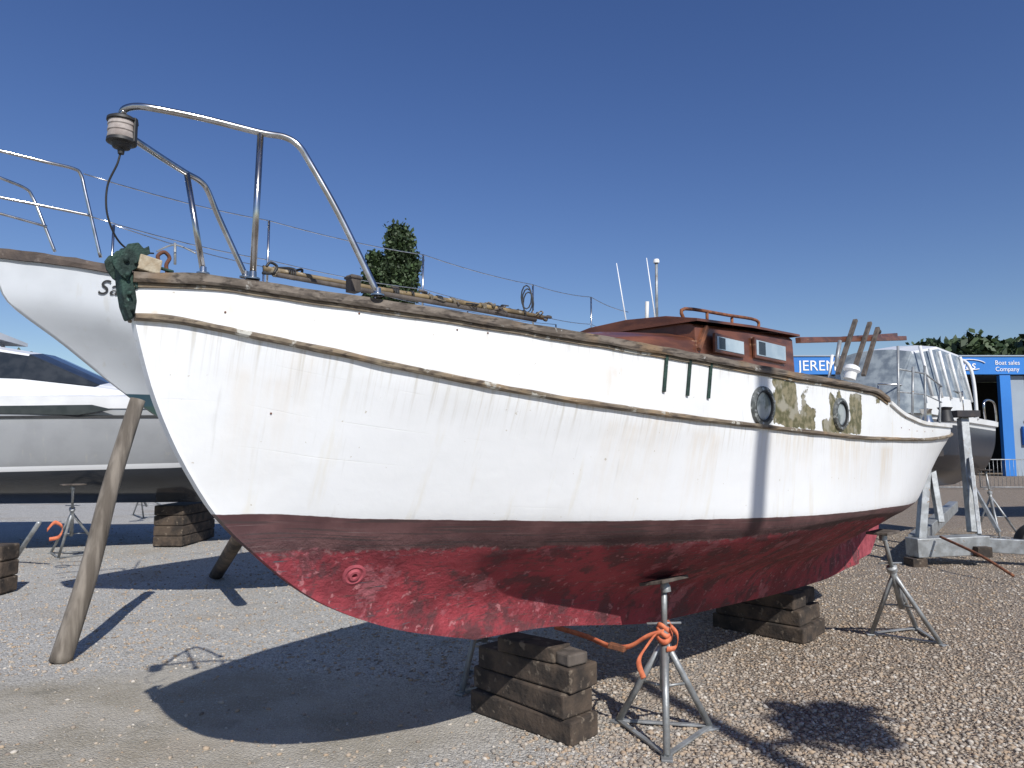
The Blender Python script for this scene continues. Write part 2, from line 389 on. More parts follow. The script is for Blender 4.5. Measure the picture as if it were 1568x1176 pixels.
patch(0,1268,597,1290,668,.68,.05); patch(0,1300,600,1320,668,.8,.05); patch(0,1258,640,1316,668,.75,.05); patch(0,1366,612,1385,640,.6,.08); patch(0,1338,604,1350,625,.55,.05)
for (u0,v0,u1,v1,a) in [(340,452,372,500,.6),(930,560,955,625,.35),(1060,655,1085,790,.30),(930,640,975,795,.20),(540,482,552,515,.8),(225,470,245,520,.6),(440,520,470,640,.18),(350,560,440,780,.18),(990,640,1010,790,.22),(1350,680,1362,770,.5),(745,510,752,530,.5),(1170,655,1190,760,.18),(1290,680,1330,770,.25),(1005,565,1030,625,.25),(1192,660,1240,740,.3),(1272,672,1312,760,.35)]:
    patch(1,u0,v0,u1,v1,a,.04,True)
at=hull.data.color_attributes.new('dirt','FLOAT_COLOR','POINT'); at.data.foreach_set('color',vc.ravel())
deck_mesh('deck',fr,G,M['white'],boat)
def line(w,side=1,t_to=99,off=0,t_from=-99):
    i=int(round(w*12)); return [fr.P(t,(b+off)*side,z) for t,b,z in G[i] if t_from<=t<=t_to]
rp=line(0,1,2.35); rs=line(0,-1,2.35)
prof=[(-.07,-.010),(.022,-.010),(.027,.0),(.024,.026),(-.07,.028)]
for nm,P,sd in (('cap_rail_port',rp,1),('cap_rail_starboard',rs,-1)): bevel(sweep(nm,P,prof,M['wood'],boat,sd,.0045),.003)
ra=line(0,1,99,0,2.33); rb=line(0,-1,99,0,2.33)
p2=[(-.05,-.008),(.018,-.008),(.018,.018),(-.05,.02)]
sweep('aft_rail_port',ra,p2,M['white'],boat,1); sweep('aft_rail_starboard',rb,p2,M['white'],boat,-1)
ps=[(-.01,-.013),(.016,-.012),(.023,-.005),(.023,.006),(.015,.012),(-.01,.014)]
sweep('rubbing_strake_port',line(1,1),ps,M['strake'],boat,1,.0035); sweep('rubbing_strake_starboard',line(1,-1),ps,M['strake'],boat,-1)
pm=[(-.005,-.026),(.009,-.025),(.009,-.012),(-.005,-.012)]
sweep('rail_moulding',line(0,1,2.35),pm,M['strake'],boat,1,.003)
def plate(name,poly,th,m,parent,frame=fr,b0=0):
    k=len(poly); vs=[frame.P(t,b0+th/2,z) for t,z in poly]+[frame.P(t,b0-th/2,z) for t,z in poly]
    fs=[tuple(range(k)),tuple(range(2*k-1,k-1,-1))]+[(i,(i+1)%k,k+(i+1)%k,k+i) for i in range(k)]
    o=mesh(name,vs,fs,m,parent); fixn(o); return bevel(o,min(.008,th*.3))
kz1=kz[-1]
plate('rudder',[(4.4,kz1+.03),(4.75,kz1+.06),(5.0,kz1+.25),(5.15,kz1+.55),(5.35,1.15),(5.1,1.15),(4.8,1.0),(4.5,kz1+.3)],.05,M['pink'],boat)
UPV=Vector((0,0,1))
for (u,v,px) in ((1167,622,58),(1286,634,47)):
    h_=hit(u,v)
    if h_:
        c,n=h_; R=px*c.y/F/2*1.06
        disc_part('porthole_ring',c-n*.01,n,[(R,0),(R,.020),(R*.97,.027),(R*.80,.030),(R*.77,.022),(R*.75,.004)],M['ring'],boat)
        disc_part('porthole_gasket',c-n*.01,n,[(R*.79,.010),(R*.78,.028),(R*.71,.028),(R*.69,.008)],M['black'],boat)
        disc_part('porthole_glass',c-n*.01,n,[(R*.74,.016),(.0001,.017)],M['pglass'],boat)
        for k in range(6):
            a=k*math.pi/3+.3; U=n.cross(UPV).normalized(); Wv=n.cross(U)
            disc_part('porthole_bolt',c+(U*math.cos(a)+Wv*math.sin(a))*R*.88-n*.004,n,[(.007,.0),(.007,.026),(.0001,.028)],M['galv'],boat,10)
for (u,va,vb) in ((1020,553,600),(1056,558,606),(1088,562,610)):
    a=hit(u,va);b_=hit(u-5,vb)
    if a and b_: beam('chainplate',a[0]+a[1]*.008+Vector((0,0,.04)),b_[0]+b_[1]*.008,.018,.010,M['bronze'],boat,up=a[1],bev=.002)
h_=hit(542,880)
if h_:
    c,n=h_; disc_part('skin_fitting',c-n*.006,n,[(.052,0),(.050,.010),(.040,.014),(.030,.009),(.022,.018),(.012,.018),(.011,.005),(.0001,.004)],M['pink'],boat)
for (u,v) in [(550,480),(345,478),(747,510),(700,505),(1380,655),(1392,658),(1404,660),(1416,661),(1428,660),(1386,640),(1400,648),(415,633)]:
    h_=hit(u,v)
    if h_: disc_part('nail_head',h_[0],h_[1],[(.004,0),(.0035,.003),(.0001,.004)],M['rust'],boat,8)
# stem head fitting ---------------------------------
p=lambda u,v,b=0: fr.sight(u,v,b)
def ptz(u,v): q=p(u,v); return fr.tb(q)[0],q.z
cheek=[ptz(*q) for q in [(165,397),(172,388),(184,386),(190,377),(206,375),(214,384),(222,380),(224,392),(212,398),(208,412),(196,418),(190,432),(178,424),(168,410)]]
plate('stem_head_cheek',cheek,.010,M['bronze'],boat,b0=.040); plate('stem_head_cheek',cheek,.010,M['bronze'],boat,b0=-.040)
plate('stem_band',[ptz(*q) for q in [(178,408),(198,412),(203,440),(206,462),(202,488),(194,492),(186,470),(181,440)]],.066,M['bronze'],boat)
plate('stem_band_lug',[ptz(*q) for q in [(198,432),(212,430),(214,440),(203,446)]],.075,M['bronze'],boat)
rc=p(186,401); tube('bow_roller',[rc+fr.n*.036,rc-fr.n*.036],.020,M['antifoul_d'],boat,sides=16)
for (u,v,r) in ((186,401,.010),(201,405,.007),(188,424,.008),(192,452,.007),(197,476,.006)):
    rc=p(u,v); tube('fitting_bolt',[rc+fr.n*.056,rc-fr.n*.056],r,M['bronze'],boat,sides=8)
box('samson_post_block',p(226,407,.02),(.075,.06,.055),mat('flaking_cream_paint',(.50,.45,.34),(.34,.27,.18),.8,scale=20,bump=.5),boat,fr.a+UPV*-.15)
q=p(253,402,-.02); tube('rusty_shackle',[q+fr.a*x+Vector((0,0,z)) for x,z in ((-.03,-.05),(-.022,-.01),(-.026,.020),(-.005,.038),(.014,.02),(.004,-.01),(.012,-.05))],.007,M['rust'],boat,True)
tube('shackle_pin',[q+Vector((-.02,0,-.02)),q+Vector((.03,0,-.035))],.006,M['bronze'],boat)
box('mooring_bitt',p(541,435,.25),(.045,.045,.07),M['greyboard'],boat,fr.a); box('bitt_cap',p(541,426,.25),(.055,.055,.012),M['greyboard'],boat,fr.a)
beam('mooring_cleat',p(352,428,.12),p(384,436,.14),.018,.016,M['rust'],boat)
tube('mooring_eye',[p(408,408,.2),p(414,402,.2),p(424,408,.2),p(420,418,.2)],.005,M['black'],boat,True)
# pulpit
def Y(u,v,y): return at_y(u,v,y)
tube('pulpit_port_rail',[Y(186,180,2.44),Y(190,168,2.42),Y(208,163,2.42),Y(235,166,2.43),Y(310,181,2.50),Y(398,203,2.56),Y(436,210,2.58),Y(458,224,2.59),Y(476,252,2.61),Y(520,330,2.64),Y(578,449,2.68)],.0125,M['steel'],boat,True,12)
tube('pulpit_port_post',[Y(399,205,2.56),Y(387,424,2.57)],.012,M['steel'],boat)
tube('pulpit_starboard_rail',[Y(196,208,2.46),Y(215,220,2.52),Y(250,243,2.7),Y(285,265,2.87),Y(306,277,2.95),Y(318,292,3.0),Y(336,335,3.05),Y(376,422,3.12)],.0125,M['steel'],boat,True,12)
tube('pulpit_starboard_post',[Y(286,266,2.87),Y(311,416,2.87)],.012,M['steel'],boat)
tube('pulpit_front',[Y(190,170,2.42),Y(184,186,2.43),Y(198,208,2.47)],.0115,M['steel'],boat,True)
for q in (Y(578,449,2.68),Y(387,424,2.57),Y(376,422,3.12),Y(311,416,2.87)): disc_part('pulpit_foot',q-Vector((0,0,.01)),(0,0,1),[(.026,0),(.026,.006),(.014,.010),(.013,.03)],M['steel'],boat,20)
lc=Y(187,200,2.43)
disc_part('bow_light_body',lc,(0,0,1),[(.0001,-.036),(.044,-.036),(.047,-.03),(.044,-.012),(.047,-.008),(.044,.010),(.047,.014),(.044,.03),(.040,.034),(.0001,.034)],M['grey'],boat)
disc_part('bow_light_cap',lc,(0,0,1),[(.0001,.052),(.034,.050),(.050,.040),(.051,.031),(.044,.031)],M['black'],boat)
disc_part('bow_light_base',lc,(0,0,1),[(.048,-.035),(.049,-.046),(.034,-.050),(.028,-.064),(.012,-.070),(.010,-.086),(.0001,-.086)],M['black'],boat)
box('bow_light_bracket',lc+Vector((.046,0,.0)),(.012,.02,.09),M['black'],boat)
tube('bow_light_cable',[Y(186,226,2.43),Y(180,250,2.43),Y(165,283,2.44),Y(163,320,2.45),Y(172,352,2.48),Y(186,374,2.52),Y(205,385,2.56),Y(235,388,2.65)],.0035,M['black'],boat,True,6)
# gear lying on deck
mv=lambda u: np.interp(u,[398,560,740,830],[412,441,470,486])
tube('stowed_spar',[p(404,411),p(560,440),p(740,469),p(830,486)],.012,M['spar'],boat,rr=.015,sides=12)
tube('stowed_spar_second',[p(425,421,.02),p(600,452,.02),p(820,490,.02)],.010,M['greyboard'],boat,rr=.012)
tube('stowed_boathook',[p(470,428,-.25),p(640,452,-.25),p(800,478,-.25)],.010,M['spar'],boat)
for u in (418,440,600,628,655,668,690,735,760,800):
    c=p(u,mv(u)); d=fr.a; n_=random.randint(2,4); pts=[]
    for k in range(n_*10):
        a=k/10*2*math.pi; pts.append(c+d*(k*.0009)+ (fr.n*math.cos(a)+Vector((0,0,1))*math.sin(a))*.019)
    tube('lashing',pts,.0035,M['rope'] if u%4 else M['black'],boat,False,5)
for u in range(610,840,14):
    c=p(u,mv(u)-1,random.uniform(-.12,.05))
    tube('loose_line',[c+Vector((random.uniform(-.05,.05),random.uniform(-.05,.05),random.uniform(-.02,.022))) for _ in range(5)],random.choice((.004,.006,.008)),random.choice((M['black'],M['rope'],M['greyboard'])),boat,True,5)
for u in (420,436,452):
    c=p(u,mv(u)-3,-.05); tube('loose_line',[c+Vector((random.uniform(-.05,.05),0,random.uniform(-.02,.02))) for _ in range(5)],.006,M['black'],boat,True,5)
for k in range(3):
    c=p(806,455,-.15); tube('rope_coil',[c+Vector((math.sin(a)*.03+k*.006,0,math.cos(a)*.07-.02*k)) for a in [i*math.pi/6 for i in range(13)]],.004,M['black'],boat,False,5)
def loft(name,secs,m,parent,frame,mats=None,band=None,cap=True):
    vs=[];fs=[];mi=[];K=len(secs[0][1])*2
    for t,pr in secs:
        full=list(pr)+[(-b,z) for b,z in reversed(pr)]
        for q in full: vs.append(frame.P(t,q[0],q[1]))
    for i in range(len(secs)-1):
        for k in range(K-1):
            fs.append((i*K+k,i*K+k+1,(i+1)*K+k+1,(i+1)*K+k)); kk=min(k,K-2-k); mi.append(band(i,kk) if band else 0)
    if cap:
        fs.append(tuple(range(K))); mi.append(0); fs.append(tuple((len(secs)-1)*K+k for k in range(K))); mi.append(0)
    o=mesh(name,vs,fs,m,parent,mats=mats,mi=mi); fixn(o); return o
def crp(w,zb,zt,cam): return [(w,zb),(w*.97,zt-.02),(w*.93,zt),(w*.6,zt+cam*.65),(w*.25,zt+cam),(.0001,zt+cam*1.05)]
bevel(loft('coachroof',[(-.35,crp(.12,2.02,2.10,.02)),(-.28,crp(.25,2.02,2.16,.03)),(-.1,crp(.36,2.02,2.215,.05)),(.2,crp(.44,2.0,2.25,.06)),(.62,crp(.5,2.0,2.28,.07))],M['mahog'],boat,fr),.005)
bevel(loft('wheelhouse',[(.60,crp(.50,2.0,2.365,.05)),(1.2,crp(.54,2.0,2.395,.05)),(1.88,crp(.54,2.0,2.42,.05))],M['mahog'],boat,fr),.006)
bevel(loft('wheelhouse_roof',[(.57,[(.52,2.372),(.52,2.388),(.3,2.43),(.0001,2.445)]),(1.2,[(.56,2.402),(.56,2.418),(.3,2.46),(.0001,2.475)]),(1.93,[(.56,2.427),(.56,2.443),(.3,2.485),(.0001,2.50)])],M['mahog'],boat,fr),.004)
def onside(u,v,b): return fr.sight(u,v,b)
for (u0,u1,v0,v1) in ((1097,1138,517,543),(1155,1200,523,553)):
    for sd in (1,-1):
        a=fr.tb(onside(u0,v0,.54))[0]; b_=fr.tb(onside(u1,v1,.54))[0]
        zt_=onside(u0,v0,.54).z+.01; zb_=onside(u1,v1,.54).z
        bo=(.538 if a>1 else .528)
        c=fr.P((a+b_)/2,sd*(bo+.006),(zt_+zb_)/2)
        box('window_frame',c,(b_-a+.04,.02,zt_-zb_+.035),M['mahog'],boat,fr.a); box('window_pane',c+fr.n*sd*.008,(b_-a,.012,zt_-zb_),M['lglass'],boat,fr.a,bev=.002)
        box('dark_pane_strip',c+fr.n*sd*.0125-fr.a*(b_-a)*.33,((b_-a)*.22,.006,(zt_-zb_)*.86),M['glass'],boat,fr.a,bev=0)  # dark glass strip on the pane face, towards the bow
tube('grab_rail',cr([fr.P(.68,.36,2.42),fr.P(.70,.36,2.485),fr.P(1.2,.38,2.51),fr.P(1.62,.38,2.53),fr.P(1.64,.38,2.47)],4),.011,M['rust'],boat)
for t in (.95,1.28): tube('grab_rail_foot',[fr.P(t,.37,2.42),fr.P(t,.37,2.505)],.010,M['rust'],boat)
beam('hatch_post',onside(1070,535,.5),onside(1082,500,.5),.025,.03,M['rust'],boat)
beam('boom_plank',fr.sight(1222,521,.15),fr.sight(1385,518,.15),.05,.05,M['mahog'],boat,bev=.006)
beam('boom_plank_upper',fr.sight(1288,520,.05),fr.sight(1372,514,.05),.04,.06,M['mahog'],boat,bev=.006)
for (ua,va,ub,vb) in ((1283,572,1310,490),(1305,575,1332,494),(1322,575,1344,502)):
    beam('crutch_timber',fr.sight(ua,va,.2),fr.sight(ub,vb,.2),.030,.042,M['greyboard'],boat,up=fr.n,bev=.004)
tube('crutch_steel',[fr.sight(1280,560,.3),fr.sight(1286,522,.3)],.018,M['galv'],boat)
disc_part('crutch_ball',fr.sight(1346,508,.0),(0,0,1),[(.0001,-.03),(.02,-.02),(.026,0),(.02,.02),(.0001,.03)],M['black'],boat,14)
disc_part('white_ventilator',fr.sight(1303,570,.5),(.3,0,1),[(.05,-.06),(.05,0),(.07,.02),(.06,.05),(.03,.065),(.0001,.07)],M['white'],boat,18)
for (ua,va,ub,vb,b_) in ((1375,530,1376,640,.8),(1398,562,1397,640,.8),(1416,560,1417,645,.75),(1440,588,1439,648,.6)):
    tube('aft_stanchion',[fr.sight(ub,vb,b_),fr.sight(ua,va,b_)],.011,M['galv'],boat)
tube('aft_guard_wire',[fr.sight(1375,565,.8),fr.sight(1416,572,.75),fr.sight(1442,592,.6)],.008,M['galv'],boat)
tube('aft_guard_wire',[fr.sight(1375,600,.8),fr.sight(1416,604,.75),fr.sight(1442,616,.6)],.006,M['galv'],boat)
disc_part('winch',fr.sight(1447,632,.45),(0,0,1),[(.09,-.1),(.07,-.03),(.06,.03),(.08,.06),(.0001,.07)],M['black'],boat,20)
disc_part('winch',fr.sight(1418,634,.55),(0,0,1),[(.07,-.1),(.05,-.03),(.05,.03),(.06,.05),(.0001,.06)],M['steel'],boat,20)
disc_part('fairlead',fr.sight(1400,650,.85),(0,0,1),[(.05,-.03),(.045,.03),(.0001,.04)],M['white'],boat,16)
box('stern_locker',fr.P(4.6,0,1.9),(.7,.7,.14),M['gel'],boat,fr.a,bev=.02)
# ================================================================== supports
def ground(u,v): return at_z(u,v,0)
A=fr.a; N=fr.n; UP=Vector((0,0,1))
st=empty('keel_block_stack'); g=ground(872,1147)
for k in range(3):
    off=(.0,.02,-.015)[k]; c=g-N*(.40+off)+A*(.125+.01*k)+UP*(.066+.135*k)
    bevel(box('sleeper_beam',c,(.80-.03*k,.245,.131),M['sleeper'],st,xdir=N+A*(.03,-.04,.02)[k],bev=0),.012,2)
box('packing_block',g-N*.36+A*.10+UP*(.404+.045),(.42,.17,.085),M['sleeper'],st,xdir=N+A*.1,bev=.01)
box('packing_wedge',g-N*.13+A*.13+UP*(.404+.035),(.20,.15,.065),M['greyboard'],st,xdir=N-A*.12,bev=.01)
st2=empty('keel_block_stack'); g=ground(1250,979)
for k in range(3):
    for q in range(2):
        c=g-N*(.42+.03*q)+A*(-.12+.262*q)+UP*(.065+.132*k)
        box('sleeper_beam',c,(.85-.08*k,.25,.128),M['sleeper'],st2,xdir=N+A*random.uniform(-.05,.05),bev=.012)
def jack(name,base,top,spread=.28,yaw=0,pad=(.30,.16),padn=(0,0,1)):
    e=empty(name); base=Vector(base); top=Vector(top); ax=(top-base)
    hub=base+ax*.62; tube('main_tube',[base+ax*.30,hub+ax*.06],.027,M['galv'],e)
    tube('screw',[hub,top-ax.normalized()*.02],.017,M['galv'],e)
    disc_part('collar',hub+ax*.05,ax,[(.028,-.03),(.04,-.02),(.04,.02),(.018,.03)],M['galv'],e,18)
    feet=[]
    for k in range(3):
        a=yaw+k*2*math.pi/3; f=Vector((base.x+math.cos(a)*spread,base.y+math.sin(a)*spread,.02)); feet.append(f)
        tube('leg',[hub,f],.019,M['galv'],e)
        box('foot_plate',Vector((f.x,f.y,.008)),(.09,.06,.012),M['galv'],e,(math.cos(a),math.sin(a),0),bev=.002)
        tube('brace',[base+ax*.32,(hub+f)/2],.008,M['galv'],e)
    for k in range(3): beam('base_bar',feet[k],feet[(k+1)%3],.03,.012,M['galv'],e,bev=.002)
    tube('handle',[hub+ax*.1+Vector((-.10,0,0)),hub+ax*.1+Vector((.10,.02,0))],.007,M['galv'],e)
    pn=Vector(padn).normalized(); box('swivel_pad',top,(pad[0],pad[1],.02),M['greyboard'],e,xdir=A,up=pn,bev=.004)
    disc_part('swivel_cup',top-pn*.035,pn,[(.028,-.03),(.03,.0),(.02,.03)],M['galv'],e,16)
    return e,hub
gb=ground(1018,1128); hp=hit(1012,880)
tp=hp[0]-UP*.03+N*.02
J,hub=jack('boat_jack_stand',gb,tp,.30,math.radians(-100),padn=Vector((-N.x*.22,-N.y*.22,1)),pad=(.27,.16))
hx=Vector(hub)
ribbon('ratchet_strap',[hx+Vector((-.01,-.04,.05)),hx+Vector((-.10,-.02,.02)),hx+Vector((-.20,.03,-.05)),hx+Vector((-.30,.12,-.07)),hx+Vector((-.42,.26,-.05)),hx+Vector((-.6,.45,-.04))],.035,M['orange'],J,(0.1,-.4,1))
ribbon('strap_tail',[hx+Vector((-.06,-.05,.04)),hx+Vector((-.11,-.06,-.02)),hx+Vector((-.16,-.07,-.10)),hx+Vector((-.13,-.05,-.20))],.03,M['orange'],J,(1,0,.5))
for k in range(3): ribbon('strap_wrap',[hx+Vector((math.cos(a)*(.038+.004*k),math.sin(a)*(.038+.004*k),.07-.03*k+.016*math.sin(2*a+k))) for a in [i*math.pi/5 for i in range(11)]],.030,M['orange'],J,(0,0,1),3)
ribbon('strap_loop',[hx+Vector((.03,-.05,.08)),hx+Vector((.06,-.07,.04)),hx+Vector((.05,-.06,-.03)),hx+Vector((.0,-.06,-.04))],.03,M['orange'],J,(.2,0,1))
box('ratchet_buckle',hx+Vector((-.26,.06,-.06)),(.10,.045,.03),M['rust'],J,(-.8,.5,.1))
jack('boat_jack_stand',ground(1392,975),at_y(1352,815,5.75),.30,math.radians(-70))
jack('boat_jack_stand',ground(742,1045),Vector((-.2,5.0,.95)),.28,math.radians(-120))
jack('boat_jack_stand',ground(108,850),at_y(112,742,10.2),.42,math.radians(-80))
jack('boat_jack_stand',ground(232,790),Vector((-8.2,15.5,1.0)),.6,math.radians(-80))
pr=empty('timber_prop'); b0=ground(92,1014); b1=at_y(211,612,6.05)
tube('prop_pole',[b0,b0.lerp(b1,.33)+Vector((.015,0,0)),b0.lerp(b1,.66)+Vector((-.012,0,0)),b1],.080,M['prop'],pr,True,14,rr=.060)
pr2=empty('timber_prop'); tube('prop_pole',[ground(330,882),at_y(380,800,6.6)],.08,M['sleeper'],pr2,rr=.07)
# ================================================================== NEIGHBOUR YACHT
f2=Frame((-4.0,5.5),math.radians(45)); yacht=empty('white_sailing_yacht')
def st2f(u,v): q=f2.sight(u,v); return f2.tb(q)[0],q.z
s2={0:st2f(-12,388),1:st2f(4,450),2:st2f(100,530),3:st2f(232,632),4:(2.2,1.35),5:(3.2,.95),6:(3.8,.45)}
B2={0:1.3,1:1.28,2:1.2,3:1.05,4:.7,5:.2,6:.1}; E2={0:9.6,1:9.6,2:9.2,3:8.6,4:7.8,5:6.8,6:6.2}
Zk={0:(3.05,2.9),1:(2.75,2.6),2:(2.35,2.3),3:(1.98,1.98),4:(1.45,1.5),5:(1.0,1.2),6:(.45,.45)}
lv2=[]
for w in s2:
    sp_=pch(T,[.02,.14,.27,.47,.62,.73,.89,.98,1,.95,.84,.7,.55]) if w<3 else (sh2 if w<4 else sh4) if w<6 else sh6
    lv2.append(dict(w=w,t0=s2[w][0],z0=s2[w][1],t1=E2[w],bf=(lambda s,q=sp_,B=B2[w]:max(.02,q(s)*B)),zf=pch([0,9.6],Zk[w]),bl=1.2))
W2,G2=hull_grid(f2,lv2,rows=6,cols=90)
def zone_mat(name,top,stripe,bottom,w0,w1,rough=.3):
    m,nt,b=newmat(name); uvn=nt.nodes.new('ShaderNodeUVMap'); sp=nt.nodes.new('ShaderNodeSeparateXYZ'); L(nt,uvn.outputs[0],sp.inputs[0]); w=sp.outputs[1]
    n=noi(nt,coords(nt),2.5,5); c=mixc(nt,sstep(nt,n,.4,.7),top,tuple(x*.90 for x in top))
    c=mixc(nt,mth(nt,'MULTIPLY',sstep(nt,noi(nt,coords(nt,'Object',(9,9,.8)),1.5,4),.6,.75),.25),c,(.45,.42,.34))
    c=mixc(nt,sstep(nt,w,w0,w0+.01),c,stripe); 
    c=mixc(nt,sstep(nt,w,w1,w1+.01),c,bottom); L(nt,c,b.inputs['Base Color']); b.inputs['Roughness'].default_value=rough; return m
h2=hull_mesh('hull',f2,W2,G2,zone_mat('yacht_hull_paint',(.60,.63,.66),(.05,.10,.13),(.06,.11,.10),2.72,2.9),yacht)
deck_mesh('deck',f2,G2,M['white'],yacht,drop=.06)
tm=mat('dark_toe_rail',(.10,.075,.06),(.05,.038,.033),.75,bump=.5,speck=(8,.6,(.17,.14,.12)))
for sd in (1,-1): sweep('toe_rail',[f2.P(t,b*sd,z) for t,b,z in G2[0]],[(-.06,-.04),(.02,-.04),(.025,.0),(.02,.035),(-.06,.035)],tm,yacht,sd,.01)
BV2=bvh_of(h2)
def lettering(chars,u,v,size,step):
    """each letter fixed flat on the flared bow, one after another"""
    hh=hit(u,v,BV2)
    if not hh: return
    pos,n=hh
    for ch in chars:
        xd=UP.cross(n).normalized()
        if xd.x<0: xd=-xd
        text('name_lettering',ch,pos+n*.010,xd,n,size,M['ink'],yacht,.35,.001)
        nxt=BV2.find_nearest(pos+xd*step)
        if nxt[0] is None: break
        pos=nxt[0]; nn=nxt[1]; n=nn if nn.dot(n)>0 else -nn
lettering('Sadie',148,450,.17,.085)
def tube2(nm,pts,r=.014,sm_=True): return tube(nm,pts,r,M['steel'],yacht,sm_,8)
tube2('pulpit_top_rail',[at_y(-60,218,5.2),at_y(0,231,5.35),at_y(70,248,5.5),at_y(112,258,5.62),at_y(124,268,5.66),at_y(132,300,5.67),at_y(154,394,5.7)])
tube2('pulpit_mid_rail',[at_y(-40,292,5.25),at_y(0,302,5.35),at_y(70,316,5.5),at_y(138,330,5.66)],.012)
tube2('pulpit_starboard_rail',[at_y(-40,255,6.0),at_y(0,272,6.1),at_y(38,288,6.25),at_y(50,302,6.3),at_y(66,340,6.32),at_y(84,385,6.35)])
tube2('pulpit_starboard_mid',[at_y(-40,318,6.0),at_y(0,327,6.1),at_y(72,347,6.32)],.012)
stn=[((412,338),(410,420),6.9),((648,390),(646,446),8.27),((816,436),(816,488),9.7),((905,455),(907,505),10.6)]
tops=[at_y(128,266,5.66)]; mids=[at_y(140,332,5.67)]
for (ua,va),(ub,vb),y in stn:
    a=at_y(ua,va,y); b_=Vector((a.x,a.y,3.0)); tube2('stanchion',[b_,a],.012,False); tops.append(a); mids.append(b_.lerp(a,.55))
tops.append(at_y(962,478,11.2)); mids.append(at_y(930,500,11.2))
def sag(P,s=.03):
    out=[]
    for a,b_ in zip(P[:-1],P[1:]):
        for k in range(6):
            t=k/6; out.append(a.lerp(b_,t)-UP*s*4*t*(1-t))
    return out+[P[-1]]
tube('upper_lifeline',sag(tops),.0055,M['steel'],yacht,False,5); tube('lower_lifeline',sag(mids),.005,M['steel'],yacht,False,5)
st_=[]
for k,t in enumerate((.9,2.6,4.3,6.0,7.8)):
    b_=-[.55,1.0,1.25,1.3,1.1][k]; st_.append(f2.P(t,b_,3.72)); tube2('stanchion',[f2.P(t,b_,2.95),f2.P(t,b_,3.72)],.012,False)
tube('upper_lifeline_starboard',sag(st_),.005,M['steel'],yacht,False,5)
tube('rail_bracket',[at_y(268,372,6.3),at_y(268,405,6.3)],.012,M['galv'],yacht); tube('rail_bracket',[at_y(240,385,6.3),at_y(268,375,6.3),at_y(300,388,6.3)],.008,M['galv'],yacht,True)
bevel(loft('coachroof',[(2.2,crp(.35,2.9,3.02,.02)),(3.0,crp(.6,2.9,3.12,.04)),(6.4,crp(.75,2.85,3.15,.05))],M['gel'],yacht,f2),.01)
tube('blue_sail_cover',[f2.P(6.0,.1,3.2),f2.P(8.4,.1,3.15)],.12,M['canvas'],yacht,rr=.07)
an=empty('radio_antenna_cluster')
for (ua,va,ub,vb,y,r) in ((944,403,960,500,11,.012),(990,395,1005,500,11,.012)): tube('whip_aerial',[at_y(ub,vb,y),at_y(ua,va,y)],r,M['signw'],an,rr=.006)
tube('gps_pole',[at_y(1006,500,11),at_y(1005,402,11)],.022,M['galv'],an); disc_part('gps_dome',at_y(1005,400,11),(0,0,1),[(.045,-.03),(.05,0),(.04,.03),(.0001,.04)],M['signw'],an,16)
tube('pole_foot',[at_y(990,500,11),at_y(991,462,11)],.03,M['white'],an); beam('pole_base',at_y(955,502,11),at_y(1010,504,11),.3,.05,M['white'],an)
tube('pole_mount',[at_y(985,503,11),Vector((at_y(985,503,11).x,11,2.9))],.05,M['galv'],an)
# ================================================================== MOTOR CRUISER (left)
f3=Frame((-2.6,12.5),math.radians(188)); mc=empty('motor_cruiser')
s3={0:(0,2.55),1:(.25,2.2),2:(.9,1.55),3:(1.6,1.05),4:(2.4,.75)}
B3={0:1.35,1:1.38,2:1.25,3:.8,4:.05}; Z3={0:(2.45,2.3),1:(2.12,1.95),2:(1.45,1.25),3:(1.0,.95),4:(.75,.75)}
lv3=[]
s0=pch([0,.06,.15,.3,.5,1],[.03,.3,.58,.85,1,.95])
for w in s3: lv3.append(dict(w=w,t0=s3[w][0],z0=s3[w][1],t1=9.5,bf=(lambda s,B=B3[w]:max(.02,s0(s)*B)),zf=pch([0,9.5],Z3[w]),bl=2.0))
W3,G3=hull_grid(f3,lv3,rows=6,cols=70)
hull_mesh('hull',f3,W3,G3,zone_mat('cruiser_hull_paint',(.30,.31,.32),(.75,.76,.77),(.03,.035,.045),1.95,2.1,.15),mc)
deck_mesh('deck',f3,G3,M['gel'],mc,drop=.0,camber=.18)
for sd in (1,-1):
    sweep('gunwale_trim',[f3.P(t,b*sd,z) for t,b,z in G3[0]],[(-.02,-.16),(.035,-.15),(.045,.03),(-.02,.05)],M['gel'],mc,sd)
    sweep('black_belt',[f3.P(t,b*sd,z) for t,b,z in G3[5]],[(-.02,-.02),(.022,-.02),(.022,.015),(-.02,.015)],M['black'],mc,sd)
def cab(t,w,z0,z1,z2,z3): return (t,[(w,z0),(w*.97,z1),(w*.80,z2),(w*.78,z3),(w*.4,z3+.06),(.0001,z3+.08)])
loft('superstructure',[cab(3.3,.55,2.35,2.50,2.52,2.53),cab(4.1,.85,2.35,2.60,2.64,2.65),cab(5.1,1.0,2.3,2.70,3.08,3.11),cab(6.1,1.05,2.3,2.72,3.22,3.27),cab(7.4,1.05,2.3,2.72,3.20,3.25)],M['gel'],mc,f3,mats=[M['gel'],M['glass']],band=lambda i,k:1 if ((k==1 and i>=1) or (i==1 and k in(2,3,4))) else 0)
loft('hardtop',[(6.0,[(.95,3.46),(.95,3.52),(.0001,3.58)]),(8.4,[(.98,3.5),(.98,3.56),(.0001,3.62)])],M['gel'],mc,f3)
for t in (6.2,7.3): 
    for sd in (1,-1): tube('hardtop_strut',[f3.P(t,sd*.85,3.2),f3.P(t+.2,sd*.9,3.48)],.03,M['gel'],mc)
for sd in (1,-1):
    plate('hull_window',[(3.6,2.22),(3.9,2.29),(5.9,2.25),(5.6,2.15),(4.1,2.13)],.03,M['glass'],mc,f3,b0=sd*1.375)
